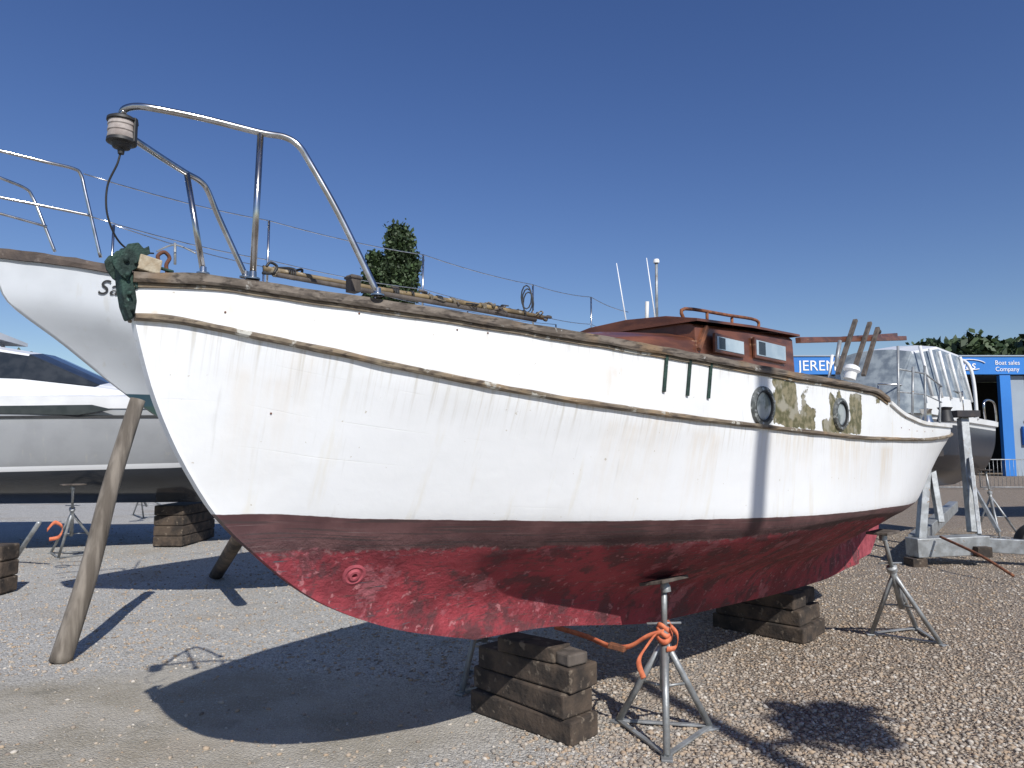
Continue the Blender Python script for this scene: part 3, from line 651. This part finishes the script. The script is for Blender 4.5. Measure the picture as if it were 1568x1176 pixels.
tube('bow_rail',[f3.P(.3,.3,3.0),f3.P(1.5,.85,3.0),f3.P(3.2,1.15,2.95)],.014,M['steel'],mc)
for t,b_ in ((.3,.3),(1.5,.85),(2.4,1.0),(3.2,1.15)): tube('bow_rail_post',[f3.P(t,b_,2.4),f3.P(t,b_,2.98)],.012,M['steel'],mc)
kb=empty('keel_block_stack')
for k in range(4): box('sleeper_beam',Vector((-5.75,12.7,.1+.17*k)),(.5,1.3,.165),M['sleeper'],kb,bev=.02)
kb=empty('keel_block_stack')
for k in range(3): box('sleeper_beam',Vector((at_y(-8,800,8.2).x,8.2,.1+.18*k)),(.42,.3,.175),M['sleeper'],kb,bev=.02)
sp3=empty('orange_strapped_prop'); tube('prop',[ground(20,860),at_y(60,800,9.6)],.03,M['galv'],sp3); ribbon('strap',[at_y(72,812,9.5),at_y(84,800,9.5),at_y(96,808,9.5),at_y(90,822,9.5),at_y(75,826,9.5)],.05,M['orange'],sp3)
# ================================================================== RIGHT SIDE BOATS
f4=Frame((5.4,11.2),math.radians(42)); b4=empty('white_cabin_boat')
s4={0:(0,2.25),1:(.2,1.95),2:(.8,1.3),3:(1.4,.95)}; B4={0:.85,1:.83,2:.65,3:.05}; Z4={0:(2.2,2.12),1:(1.9,1.8),2:(1.35,1.3),3:(.95,.95)}
lv4=[dict(w=w,t0=s4[w][0],z0=s4[w][1],t1=4.4,bf=(lambda s,B=B4[w]:max(.02,s0(s)*B)),zf=pch([0,4.4],Z4[w]),bl=1.2) for w in s4]
W4,G4=hull_grid(f4,lv4,rows=6,cols=60)
hull_mesh('hull',f4,W4,G4,zone_mat('cabin_boat_paint',(.66,.67,.68),(.03,.04,.06),(.02,.02,.025),.45,1.6,.25),b4)
deck_mesh('deck',f4,G4,M['gel'],b4,drop=0)
for sd in (1,-1): sweep('gunwale',[f4.P(t,b*sd,z) for t,b,z in G4[0]],[(-.02,-.08),(.04,-.06),(.045,.03),(-.02,.05)],M['gel'],b4,sd)
wg=mat('windscreen_glass',(.16,.19,.22),(.32,.36,.38),.08)
loft('cabin',[cab(.5,.45,2.2,2.35,2.37,2.38),cab(.85,.75,2.2,2.48,3.16,3.20),cab(1.8,.85,2.15,2.50,3.32,3.36),cab(2.9,.85,2.15,2.50,3.28,3.32)],M['gel'],b4,f4,mats=[M['gel'],wg],band=lambda i,k:1 if (k==1 or i==0) else 0)
for t in (.9,1.35,1.8,2.3,2.9):
    for sd in (1,-1): tube('window_pillar',[f4.P(t,sd*.84,2.46),f4.P(t,sd*.70,3.28)],.026,M['gel'],b4)
tube('targa_arch',[f4.P(3.0,.88,2.15),f4.P(3.05,.80,3.1),f4.P(3.1,.4,3.28),f4.P(3.1,-.4,3.28),f4.P(3.05,-.80,3.1),f4.P(3.0,-.88,2.15)],.03,M['gel'],b4,True)
tube('stern_rail',[f4.P(3.6,.85,2.15),f4.P(3.6,.85,2.5),f4.P(4.2,.85,2.5),f4.P(4.3,.85,2.15)],.018,M['steel'],b4,True)
tube('side_rail',[f4.P(.2,.3,2.65),f4.P(1.0,.65,2.65),f4.P(2.4,.84,2.6)],.014,M['steel'],b4)
for t,b_ in ((.2,.3),(1.0,.65),(1.7,.75),(2.4,.84)): tube('side_rail_post',[f4.P(t,b_,2.2),f4.P(t,b_,2.63)],.012,M['steel'],b4)
tr=empty('galvanised_boat_trailer')
def Gp(u,v,y): return at_y(u,v,y)
beam('main_beam',Gp(1396,838,10.2),Gp(1506,833,10.3),.28,.26,M['galv'],tr,bev=.01)
beam('rear_beam',Gp(1506,834,10.3),Gp(1640,842,9.9),.12,.2,M['galv'],tr,bev=.01)
beam('side_beam',Gp(1400,830,10.3),Gp(1460,775,15),.16,.2,M['galv'],tr,bev=.01)
beam('upright_post',Gp(1408,850,10.2),Gp(1419,700,10.4),.11,.11,M['galv'],tr,up=(0,1,0),bev=.008)
beam('upright_post',Gp(1490,815,10.6),Gp(1474,640,10.9),.12,.12,M['galv'],tr,up=(0,1,0),bev=.008)
beam('upright_post',Gp(1440,800,12.0),Gp(1424,705,12.2),.10,.10,M['galv'],tr,up=(0,1,0),bev=.008)
beam('diagonal_brace',Gp(1530,815,10.4),Gp(1482,730,10.7),.05,.05,M['galv'],tr,bev=.004)
beam('diagonal_brace',Gp(1500,818,10.3),Gp(1486,700,10.7),.05,.05,M['galv'],tr,bev=.004)
box('support_pad',Gp(1474,634,10.9),(.35,.3,.1),M['antifoul_d'],tr); box('support_pad',Gp(1420,694,10.4),(.3,.3,.09),M['antifoul_d'],tr)
for u,v in ((1402,868),(1500,850)): box('foot_block',Gp(u,v-6,10.15),(.2,.25,.14),M['sleeper'],tr)
tube('drawbar',[Gp(1440,822,10.0),Gp(1500,850,9.2),Gp(1552,882,8.7)],.018,M['rust'],tr,True)
disc_part('trailer_tyre',Gp(1590,835,11.5),(0,1,0),[(.16,-.1),(.34,-.1),(.36,0),(.34,.1),(.16,.1)],M['black'],tr)
for i,(x,y) in enumerate(((8.9,13.2),(9.7,12.2))): jack('boat_jack_stand',(x,y,0),(x-.1,y+.1,1.25),.4)
f5=Frame((11.6,16.0),math.radians(20)); b5=empty('small_motor_boat')
lv5=[dict(w=w,t0=a,z0=z,t1=5,bf=(lambda s,B=B:max(.02,s0(s)*B)),zf=pch([0,5],(z*.97,z*.95)),bl=1) for w,a,z,B in ((0,0,2.3,1.0),(1,.3,1.7,.9),(2,1.0,1.1,.05))]
W5,G5=hull_grid(f5,lv5,rows=6,cols=40)
hull_mesh('hull',f5,W5,G5,zone_mat('small_boat_paint',(.60,.63,.66),(.05,.06,.08),(.03,.03,.04),.6,1.0),b5); deck_mesh('deck',f5,G5,M['gel'],b5,0)
loft('console',[cab(1.0,.5,2.2,2.4,2.42,2.43),cab(1.6,.6,2.2,2.5,2.9,2.93),cab(2.8,.65,2.2,2.5,2.95,3.0)],M['gel'],b5,f5,mats=[M['gel'],M['glass']],band=lambda i,k:1 if k==1 or i==0 else 0)
tube('aerial',[f5.P(.9,.2,2.3),f5.P(.8,.2,4.1)],.015,M['signw'],b5)
tube('bow_rail',[f5.P(0,.1,2.7),f5.P(.8,.6,2.7),f5.P(2,.95,2.65)],.02,M['steel'],b5,True)
for x,y in ((12.6,16.4),(14.4,17.1)): jack('boat_jack_stand',(x,y-.5,0),(x,y-.1,1.2),.4)
# ================================================================== BUILDING
bd=empty('boatyard_workshop_building'); yb=46
def BX(nm,x0,x1,y0,y1,z0,z1,m,bev=.02): return box(nm,((x0+x1)/2,(y0+y1)/2,(z0+z1)/2),(x1-x0,y1-y0,z1-z0),m,bd,bev=bev)
BX('fascia',15,58,yb-.25,yb+.1,6.55,7.70,M['blue']); BX('fascia_cap',14.9,58.1,yb-.32,yb+.2,7.71,7.8,M['clad'])
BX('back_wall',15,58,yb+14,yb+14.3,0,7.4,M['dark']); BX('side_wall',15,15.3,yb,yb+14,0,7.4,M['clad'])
BX('roof',14.8,58.2,yb+.25,yb+14.4,7.45,7.65,M['clad'])
BX('front_wall',15.31,26.4,yb+.12,yb+.35,0,6.5,M['clad']); BX('front_wall',32.2,33.4,yb+.12,yb+.35,0,6.5,M['clad']); BX('front_wall',40,57.9,yb+.12,yb+.35,0,6.5,M['clad'])
BX('door_column',31.6,32.3,yb-.2,yb+.11,0,6.5,M['blue']); BX('door_column',26.1,26.7,yb-.2,yb+.11,0,6.5,M['blue'])
BX('office_window',34,39.5,yb+.5,yb+.6,0,3,M['glass'],0); BX('office_sign',33.0,39,yb-.1,yb+.11,2.0,3.2,M['blue'])
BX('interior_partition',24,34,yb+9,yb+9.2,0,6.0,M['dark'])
for x in (16+1.6*k for k in range(7)): BX('cladding_rib',x,x+.08,yb+.06,yb+.115,0,6.5,M['clad'],0)
text('shop_lettering','JEREMY',(18.55,yb-.28,6.80),(1,0,0),(0,-1,0),.95,M['signw'],bd)
text('shop_lettering','atlas',(28.6,yb-.28,6.90),(1,0,0),(0,-1,0),.80,M['signw'],bd,.2)
text('shop_lettering','Boat sales',(31.3,yb-.28,7.18),(1,0,0),(0,-1,0),.40,M['signw'],bd)
text('shop_lettering','Company',(31.3,yb-.28,6.76),(1,0,0),(0,-1,0),.40,M['signw'],bd)
tube('swoosh',[Vector((28.5+2.2*.5*(1+math.cos(a)),yb-.3,7.18+.34*math.sin(a))) for a in [math.pi*(.1+1.6*i/16) for i in range(17)]],.03,M['signw'],bd,False,6)
fe=empty('crowd_barrier_fence')
for k in range(9):
    x=15+2.3*k; y=30.0
    tube('frame',[Vector((x,y,.1)),Vector((x,y,1.25)),Vector((x+2.1,y,1.25)),Vector((x+2.1,y,.1)),Vector((x,y,.1))],.025,M['galv'],fe,False,6)
    for j in range(12): tube('bar',[Vector((x+.17*(j+.5),y,.12)),Vector((x+.17*(j+.5),y,1.24))],.009,M['galv'],fe,False,4)
# ================================================================== TREES
def foliage(name,pts,size,parent,mats):
    n=len(pts); vs=np.zeros((n*4,3)); 
    d1=np.random.normal(size=(n,3)); d1/=np.linalg.norm(d1,axis=1)[:,None]
    d2=np.cross(d1,np.random.normal(size=(n,3))); d2/=np.linalg.norm(d2,axis=1)[:,None]
    s=size*np.random.uniform(.5,1.2,(n,1)); P=np.array(pts)
    vs[0::4]=P-d1*s; vs[1::4]=P+d2*s*.6; vs[2::4]=P+d1*s; vs[3::4]=P-d2*s*.6
    fs=[(4*i,4*i+1,4*i+2,4*i+3) for i in range(n)]
    return mesh(name,vs,fs,None,parent,mats=mats,mi=np.random.randint(0,len(mats),n))
leafs=[]
for i,c in enumerate([(.044,.076,.026),(.060,.100,.036),(.032,.056,.022)]):
    leafs.append(mat('leaf_green_%d'%i,c,tuple(x*.7 for x in c),.6,scale=.6))
def poplar(cx,cy,h,r,n):
    e=empty('poplar_tree'); tube('trunk',[Vector((cx,cy,0)),Vector((cx+.1,cy,h*.5)),Vector((cx,cy,h*.93))],.28,M['prop'],e,rr=.04)
    pts=[]; nb=150
    for k in range(nb):
        z=h*random.uniform(.45,.93); a=random.uniform(0,6.28); f=z/h
        rad=r*min(1,((1.0-f)*4.6+.12))**.7; l=random.uniform(.6,1.05)
        b0=Vector((cx,cy,z)); b1=Vector((cx+math.cos(a)*rad*l,cy+math.sin(a)*rad*l,min(h,z+rad*random.uniform(.7,1.3))))
        if k%3==0: tube('limb',[b0,b1],.05,M['prop'],e,False,5,rr=.015)
        for _ in range(n//nb):
            t=random.random()**.55; q=b0.lerp(b1,t); s=.18+.20*r*(1-abs(t-.6)); pts.append((q.x+random.gauss(0,s*.6),q.y+random.gauss(0,s*.6),q.z+random.gauss(0,s*.9)))
    foliage('crown',pts,.24,e,leafs)
yt=62
poplar(at_y(614,345,yt).x,yt,at_y(614,344,yt).z,1.55,24000); poplar(at_y(574,345,yt+1).x,yt+1,at_y(573,374,yt).z,1.0,15000)
def treeline(name,x0,x1,y,hf,n,size=.55):
    pts=[]; nc=int((x1-x0)/1.0)
    cl=[(x0+(x1-x0)*(i+random.random())/nc,y+random.uniform(-4,6),random.uniform(2,3.4)) for i in range(nc)]
    for _ in range(n):
        cx,cy,cr_=random.choice(cl); top=hf(cx)*(.94+.04*math.sin(cx*.7)+.03*math.sin(cx*2.1))
        fh=random.uniform(.3,1.0)**.5
        v=Vector((random.gauss(0,1),random.gauss(0,1),random.gauss(0,1))).normalized()*cr_*random.uniform(.5,1)
        z=(top-cr_)*fh+v.z
        if z<0.3: continue
        pts.append((cx+v.x,cy+v.y,z))
    return foliage(name,pts,size,None,leafs)
treeline('distant_tree_line',50,88,88,lambda x:16.9,75000,.65)
treeline('distant_tree_line',-85,-56,82,lambda x:14.5,20000,.7)
treeline('distant_tree_line',-56,50,98,lambda x:8.0,26000,.9)
# ================================================================== mast behind the viewer (casts the band over the hull)
d_h=Vector((-.385,.923,0)).normalized(); EL=math.radians(40)
gs=Vector((1.43,3.80,0))+d_h*(.95/math.tan(EL)); k=7.2; mb=gs-d_h*k; rt=Vector((d_h.y,-d_h.x,0))
ym=empty('stored_yacht_mast'); tube('mast_tube',[mb,mb+UP*13],.065,M['galv'],ym,sides=16)
bl=ground(1280,1112)-gs; al=-bl.dot(d_h); pe=bl.dot(rt)
zr=math.tan(EL)*(k-al); q=mb+UP*zr+rt*pe
beam('blob_shadow_arm',mb+UP*(zr-.05),q-UP*.08,.06,.05,M['galv'],ym)  # added arm out of view, holds the shadow-casting disc
disc_part('blob_shadow_disc',q,(0,0,1),[(.0001,-.10),(.22,-.10),(.26,-.05),(.26,.04),(.18,.10),(.0001,.12)],M['signw'],ym)  # unseen disc added to cast the blob shadow on the gravel
for j in range(14):
    c=q+rt*random.uniform(-.35,.35)+UP*random.uniform(-.10,.22)+d_h*random.uniform(-.1,.1)
    tube('blob_shadow_lump',[c+Vector((random.uniform(-.16,.16),random.uniform(-.1,.1),random.uniform(-.12,.12))) for _ in range(5)],random.uniform(.02,.05),M['canvas'],ym,True,6)  # unseen lumps added to make that blob shadow irregular
tube('spreader',[mb+UP*(zr+4.6)-rt*.9,mb+UP*(zr+4.6)+rt*.9],.03,M['galv'],ym); box('mast_step',mb+UP*.1,(.5,.5,.2),M['sleeper'],ym)
# ================================================================== GROUND
def ground_mat():
    m,nt,b=newmat('gravel_ground'); v=coords(nt)
    sp=nt.nodes.new('ShaderNodeSeparateXYZ'); L(nt,v,sp.inputs[0]); x=sp.outputs[0]; y=sp.outputs[1]
    wv=nt.nodes.new('ShaderNodeVectorMath'); wv.operation='MULTIPLY_ADD'; nz=nd(nt,'ShaderNodeTexNoise',Scale=30.0,Detail=2.0); L(nt,v,nz.inputs['Vector'])
    L(nt,nz.outputs[1],wv.inputs[0]); wv.inputs[1].default_value=(.02,.02,.02); L(nt,v,wv.inputs[2]); vw=wv.outputs[0]
    def vor(scale,feat='F1'):
        n=nd(nt,'ShaderNodeTexVoronoi',Scale=scale); n.feature=feat; L(nt,vw,n.inputs['Vector']); return n
    v1=vor(46); v2=vor(85)
    def ramp(fac,st):
        r=nt.nodes.new('ShaderNodeValToRGB'); L(nt,fac,r.inputs[0]); e=r.color_ramp.elements
        e[0].position=st[0][0]; e[0].color=(*st[0][1],1); e[1].position=st[-1][0]; e[1].color=(*st[-1][1],1)
        for p_,c in st[1:-1]: q=e.new(p_); q.color=(*c,1)
        return r.outputs[0]
    sc1=nt.nodes.new('ShaderNodeSeparateColor'); L(nt,v1.outputs['Color'],sc1.inputs[0])
    sc2=nt.nodes.new('ShaderNodeSeparateColor'); L(nt,v2.outputs['Color'],sc2.inputs[0])
    tan=ramp(sc1.outputs[0],[(0,(.22,.18,.14)),(.3,(.36,.285,.215)),(.55,(.43,.355,.28)),(.75,(.40,.28,.18)),(.9,(.47,.42,.35)),(1,(.55,.51,.45))])
    gry=ramp(sc2.outputs[0],[(0,(.25,.245,.23)),(.4,(.39,.38,.355)),(.75,(.49,.48,.445)),(1,(.61,.595,.56))])
    big=noi(nt,v,.55,4); xm=mth(nt,'ADD',x,mth(nt,'MULTIPLY',mth(nt,'SUBTRACT',big,.5),5.0))
    xm=mth(nt,'SUBTRACT',xm,mth(nt,'MULTIPLY',y,.12)); side=sstep(nt,xm,-.9,1.2)
    c=mixc(nt,side,gry,tan)
    dx=mth(nt,'MULTIPLY',mth(nt,'ADD',x,2.3),.42); dy=mth(nt,'MULTIPLY',mth(nt,'SUBTRACT',y,4.3),.85)
    dd=mth(nt,'SQRT',mth(nt,'ADD',mth(nt,'MULTIPLY',dx,dx),mth(nt,'MULTIPLY',dy,dy)))
    dd=mth(nt,'ADD',dd,mth(nt,'MULTIPLY',mth(nt,'SUBTRACT',noi(nt,v,1.8,6),.5),.9))
    comp=mth(nt,'SUBTRACT',1.0,sstep(nt,dd,.55,1.25))
    sand=mixc(nt,sstep(nt,noi(nt,v,1.3,7,.6),.38,.62),(.40,.365,.30),(.28,.245,.18))
    fine=noi(nt,v,55,4); sand=mixc(nt,sstep(nt,fine,.55,.7),sand,(.48,.46,.41)); sand=mixc(nt,sstep(nt,noi(nt,v,90,3),.62,.7),sand,(.18,.16,.13))
    c=mixc(nt,mth(nt,'MULTIPLY',comp,.86),c,sand)
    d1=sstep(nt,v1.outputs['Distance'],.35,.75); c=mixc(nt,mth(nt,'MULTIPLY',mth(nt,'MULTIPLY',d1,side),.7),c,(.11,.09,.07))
    c=mixc(nt,mth(nt,'MULTIPLY',sstep(nt,noi(nt,v,.9,6),.5,.72),.45),c,(.32,.265,.195))
    c=mixc(nt,mth(nt,'MULTIPLY',sstep(nt,noi(nt,v,4,6),.58,.72),.4),c,(.16,.15,.12))
    L(nt,c,b.inputs['Base Color']); b.inputs['Roughness'].default_value=.95
    hgt=mth(nt,'SUBTRACT',mth(nt,'MULTIPLY',noi(nt,v,3,5),1.0),mth(nt,'MULTIPLY',mth(nt,'MULTIPLY',v1.outputs['Distance'],mth(nt,'ADD',.35,side)),mth(nt,'SUBTRACT',1.05,comp)))
    hgt=mth(nt,'SUBTRACT',hgt,mth(nt,'MULTIPLY',v2.outputs['Distance'],.35))
    bn=nd(nt,'ShaderNodeBump',Strength=1.0,Distance=.024); L(nt,hgt,bn.inputs['Height']); L(nt,bn.outputs[0],b.inputs['Normal'])
    return m
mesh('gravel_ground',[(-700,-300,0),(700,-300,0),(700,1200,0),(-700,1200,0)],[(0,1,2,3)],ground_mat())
def pebbles(name,n,region,smin,smax,ramp_):
    bm=bmesh.new(); bmesh.ops.create_icosphere(bm,subdivisions=1,radius=1); tv=np.array([v.co[:] for v in bm.verts]); tf=np.array([[v.index for v in f.verts] for f in bm.faces]); bm.free()
    P=[]
    while len(P)<n:
        y=3.0+ (random.random()**1.7)*(region[3]-3.0); x=random.uniform(-.85*y,.85*y)
        if not(region[0]<x<region[1]): continue
        comp=((x+2.3)*.42)**2+((y-4.3)*.85)**2
        if comp<.9 and random.random()<.88: continue
        if x-.12*y< -.3 and random.random()<.6: continue
        P.append((x,y))
    P=np.array(P); nv=len(tv)
    s=np.random.uniform(0,1,n)**2.6*(smax-smin)+smin
    sc_=np.stack([s*np.random.uniform(.8,1.5,n),s*np.random.uniform(.7,1.1,n),s*np.random.uniform(.45,.8,n)],1)
    a=np.random.uniform(0,6.28,n); ca,sa_=np.cos(a),np.sin(a)
    V=tv[None]*sc_[:,None,:]*(1+np.random.normal(0,.14,(n,nv,1)))
    X=V[:,:,0]*ca[:,None]-V[:,:,1]*sa_[:,None]+P[:,0:1]; Y_=V[:,:,0]*sa_[:,None]+V[:,:,1]*ca[:,None]+P[:,1:2]; Z=V[:,:,2]+sc_[:,2:3]*.35
    vs=np.stack([X,Y_,Z],2).reshape(-1,3); fs=(tf[None]+ (np.arange(n)*nv)[:,None,None]).reshape(-1,3)
    me=bpy.data.meshes.new(name); me.vertices.add(len(vs)); me.vertices.foreach_set('co',vs.ravel()); me.loops.add(fs.size); me.loops.foreach_set('vertex_index',fs.ravel().astype(np.int32))
    me.polygons.add(len(fs)); me.polygons.foreach_set('loop_start',np.arange(len(fs),dtype=np.int32)*3); me.update(calc_edges=True); me.validate()
    m,nt,b=newmat('pebble_stone'); g_=nt.nodes.new('ShaderNodeNewGeometry'); r=nt.nodes.new('ShaderNodeValToRGB'); L(nt,g_.outputs['Random Per Island'],r.inputs[0])
    e=r.color_ramp.elements; e[0].position=0; e[0].color=(*ramp_[0],1); e[1].position=1; e[1].color=(*ramp_[-1],1)
    for i,c in enumerate(ramp_[1:-1]): q=e.new((i+1)/(len(ramp_)-1)); q.color=(*c,1)
    L(nt,r.outputs[0],b.inputs['Base Color']); b.inputs['Roughness'].default_value=.9; me.materials.append(m)
    o=bpy.data.objects.new(name,me); link(o); return o
pebbles('loose_gravel_stones',72000,(-9,12,0,15),.0045,.0175,[(.19,.155,.125),(.34,.285,.23),(.37,.27,.18),(.41,.35,.28),(.30,.275,.24),(.42,.32,.22),(.34,.28,.22),(.45,.40,.34),(.54,.50,.44)])
# ================================================================== LIGHT, SKY, CAMERA
w_=bpy.data.worlds.new('World'); sc.world=w_; w_.use_nodes=True; nt=w_.node_tree; bg=nt.nodes['Background']
sky=nt.nodes.new('ShaderNodeTexSky'); sky.sky_type='NISHITA'; sky.sun_disc=False; sky.sun_elevation=EL; sky.sun_rotation=math.atan2(-d_h.x,-d_h.y)
sky.air_density=1.1; sky.dust_density=.25; sky.ozone_density=3.0; sky.altitude=0
hs=nt.nodes.new('ShaderNodeHueSaturation'); hs.inputs['Hue'].default_value=.517; hs.inputs['Saturation'].default_value=1.20; hs.inputs['Value'].default_value=1.08
L(nt,sky.outputs[0],hs.inputs['Color']); L(nt,hs.outputs[0],bg.inputs[0]); bg.inputs[1].default_value=.088
sd=bpy.data.lights.new('sun','SUN'); sd.energy=4.8; sd.angle=math.radians(.5); sd.color=(1,.965,.915)
so=bpy.data.objects.new('sun',sd); sc.collection.objects.link(so)
so.rotation_euler=Vector((d_h.x*math.cos(EL),d_h.y*math.cos(EL),-math.sin(EL))).to_track_quat('-Z','Y').to_euler()
cam=bpy.data.cameras.new('camera'); cam.sensor_width=36; cam.lens=36*F/1568; cam.clip_end=3000; cam.clip_start=.05
co_=bpy.data.objects.new('camera',cam); co_.location=(0,0,H); co_.rotation_euler=(math.radians(90)+TH,0,0); sc.collection.objects.link(co_); sc.camera=co_
sc.view_settings.view_transform='Standard'; sc.view_settings.look='None'; sc.view_settings.exposure=0
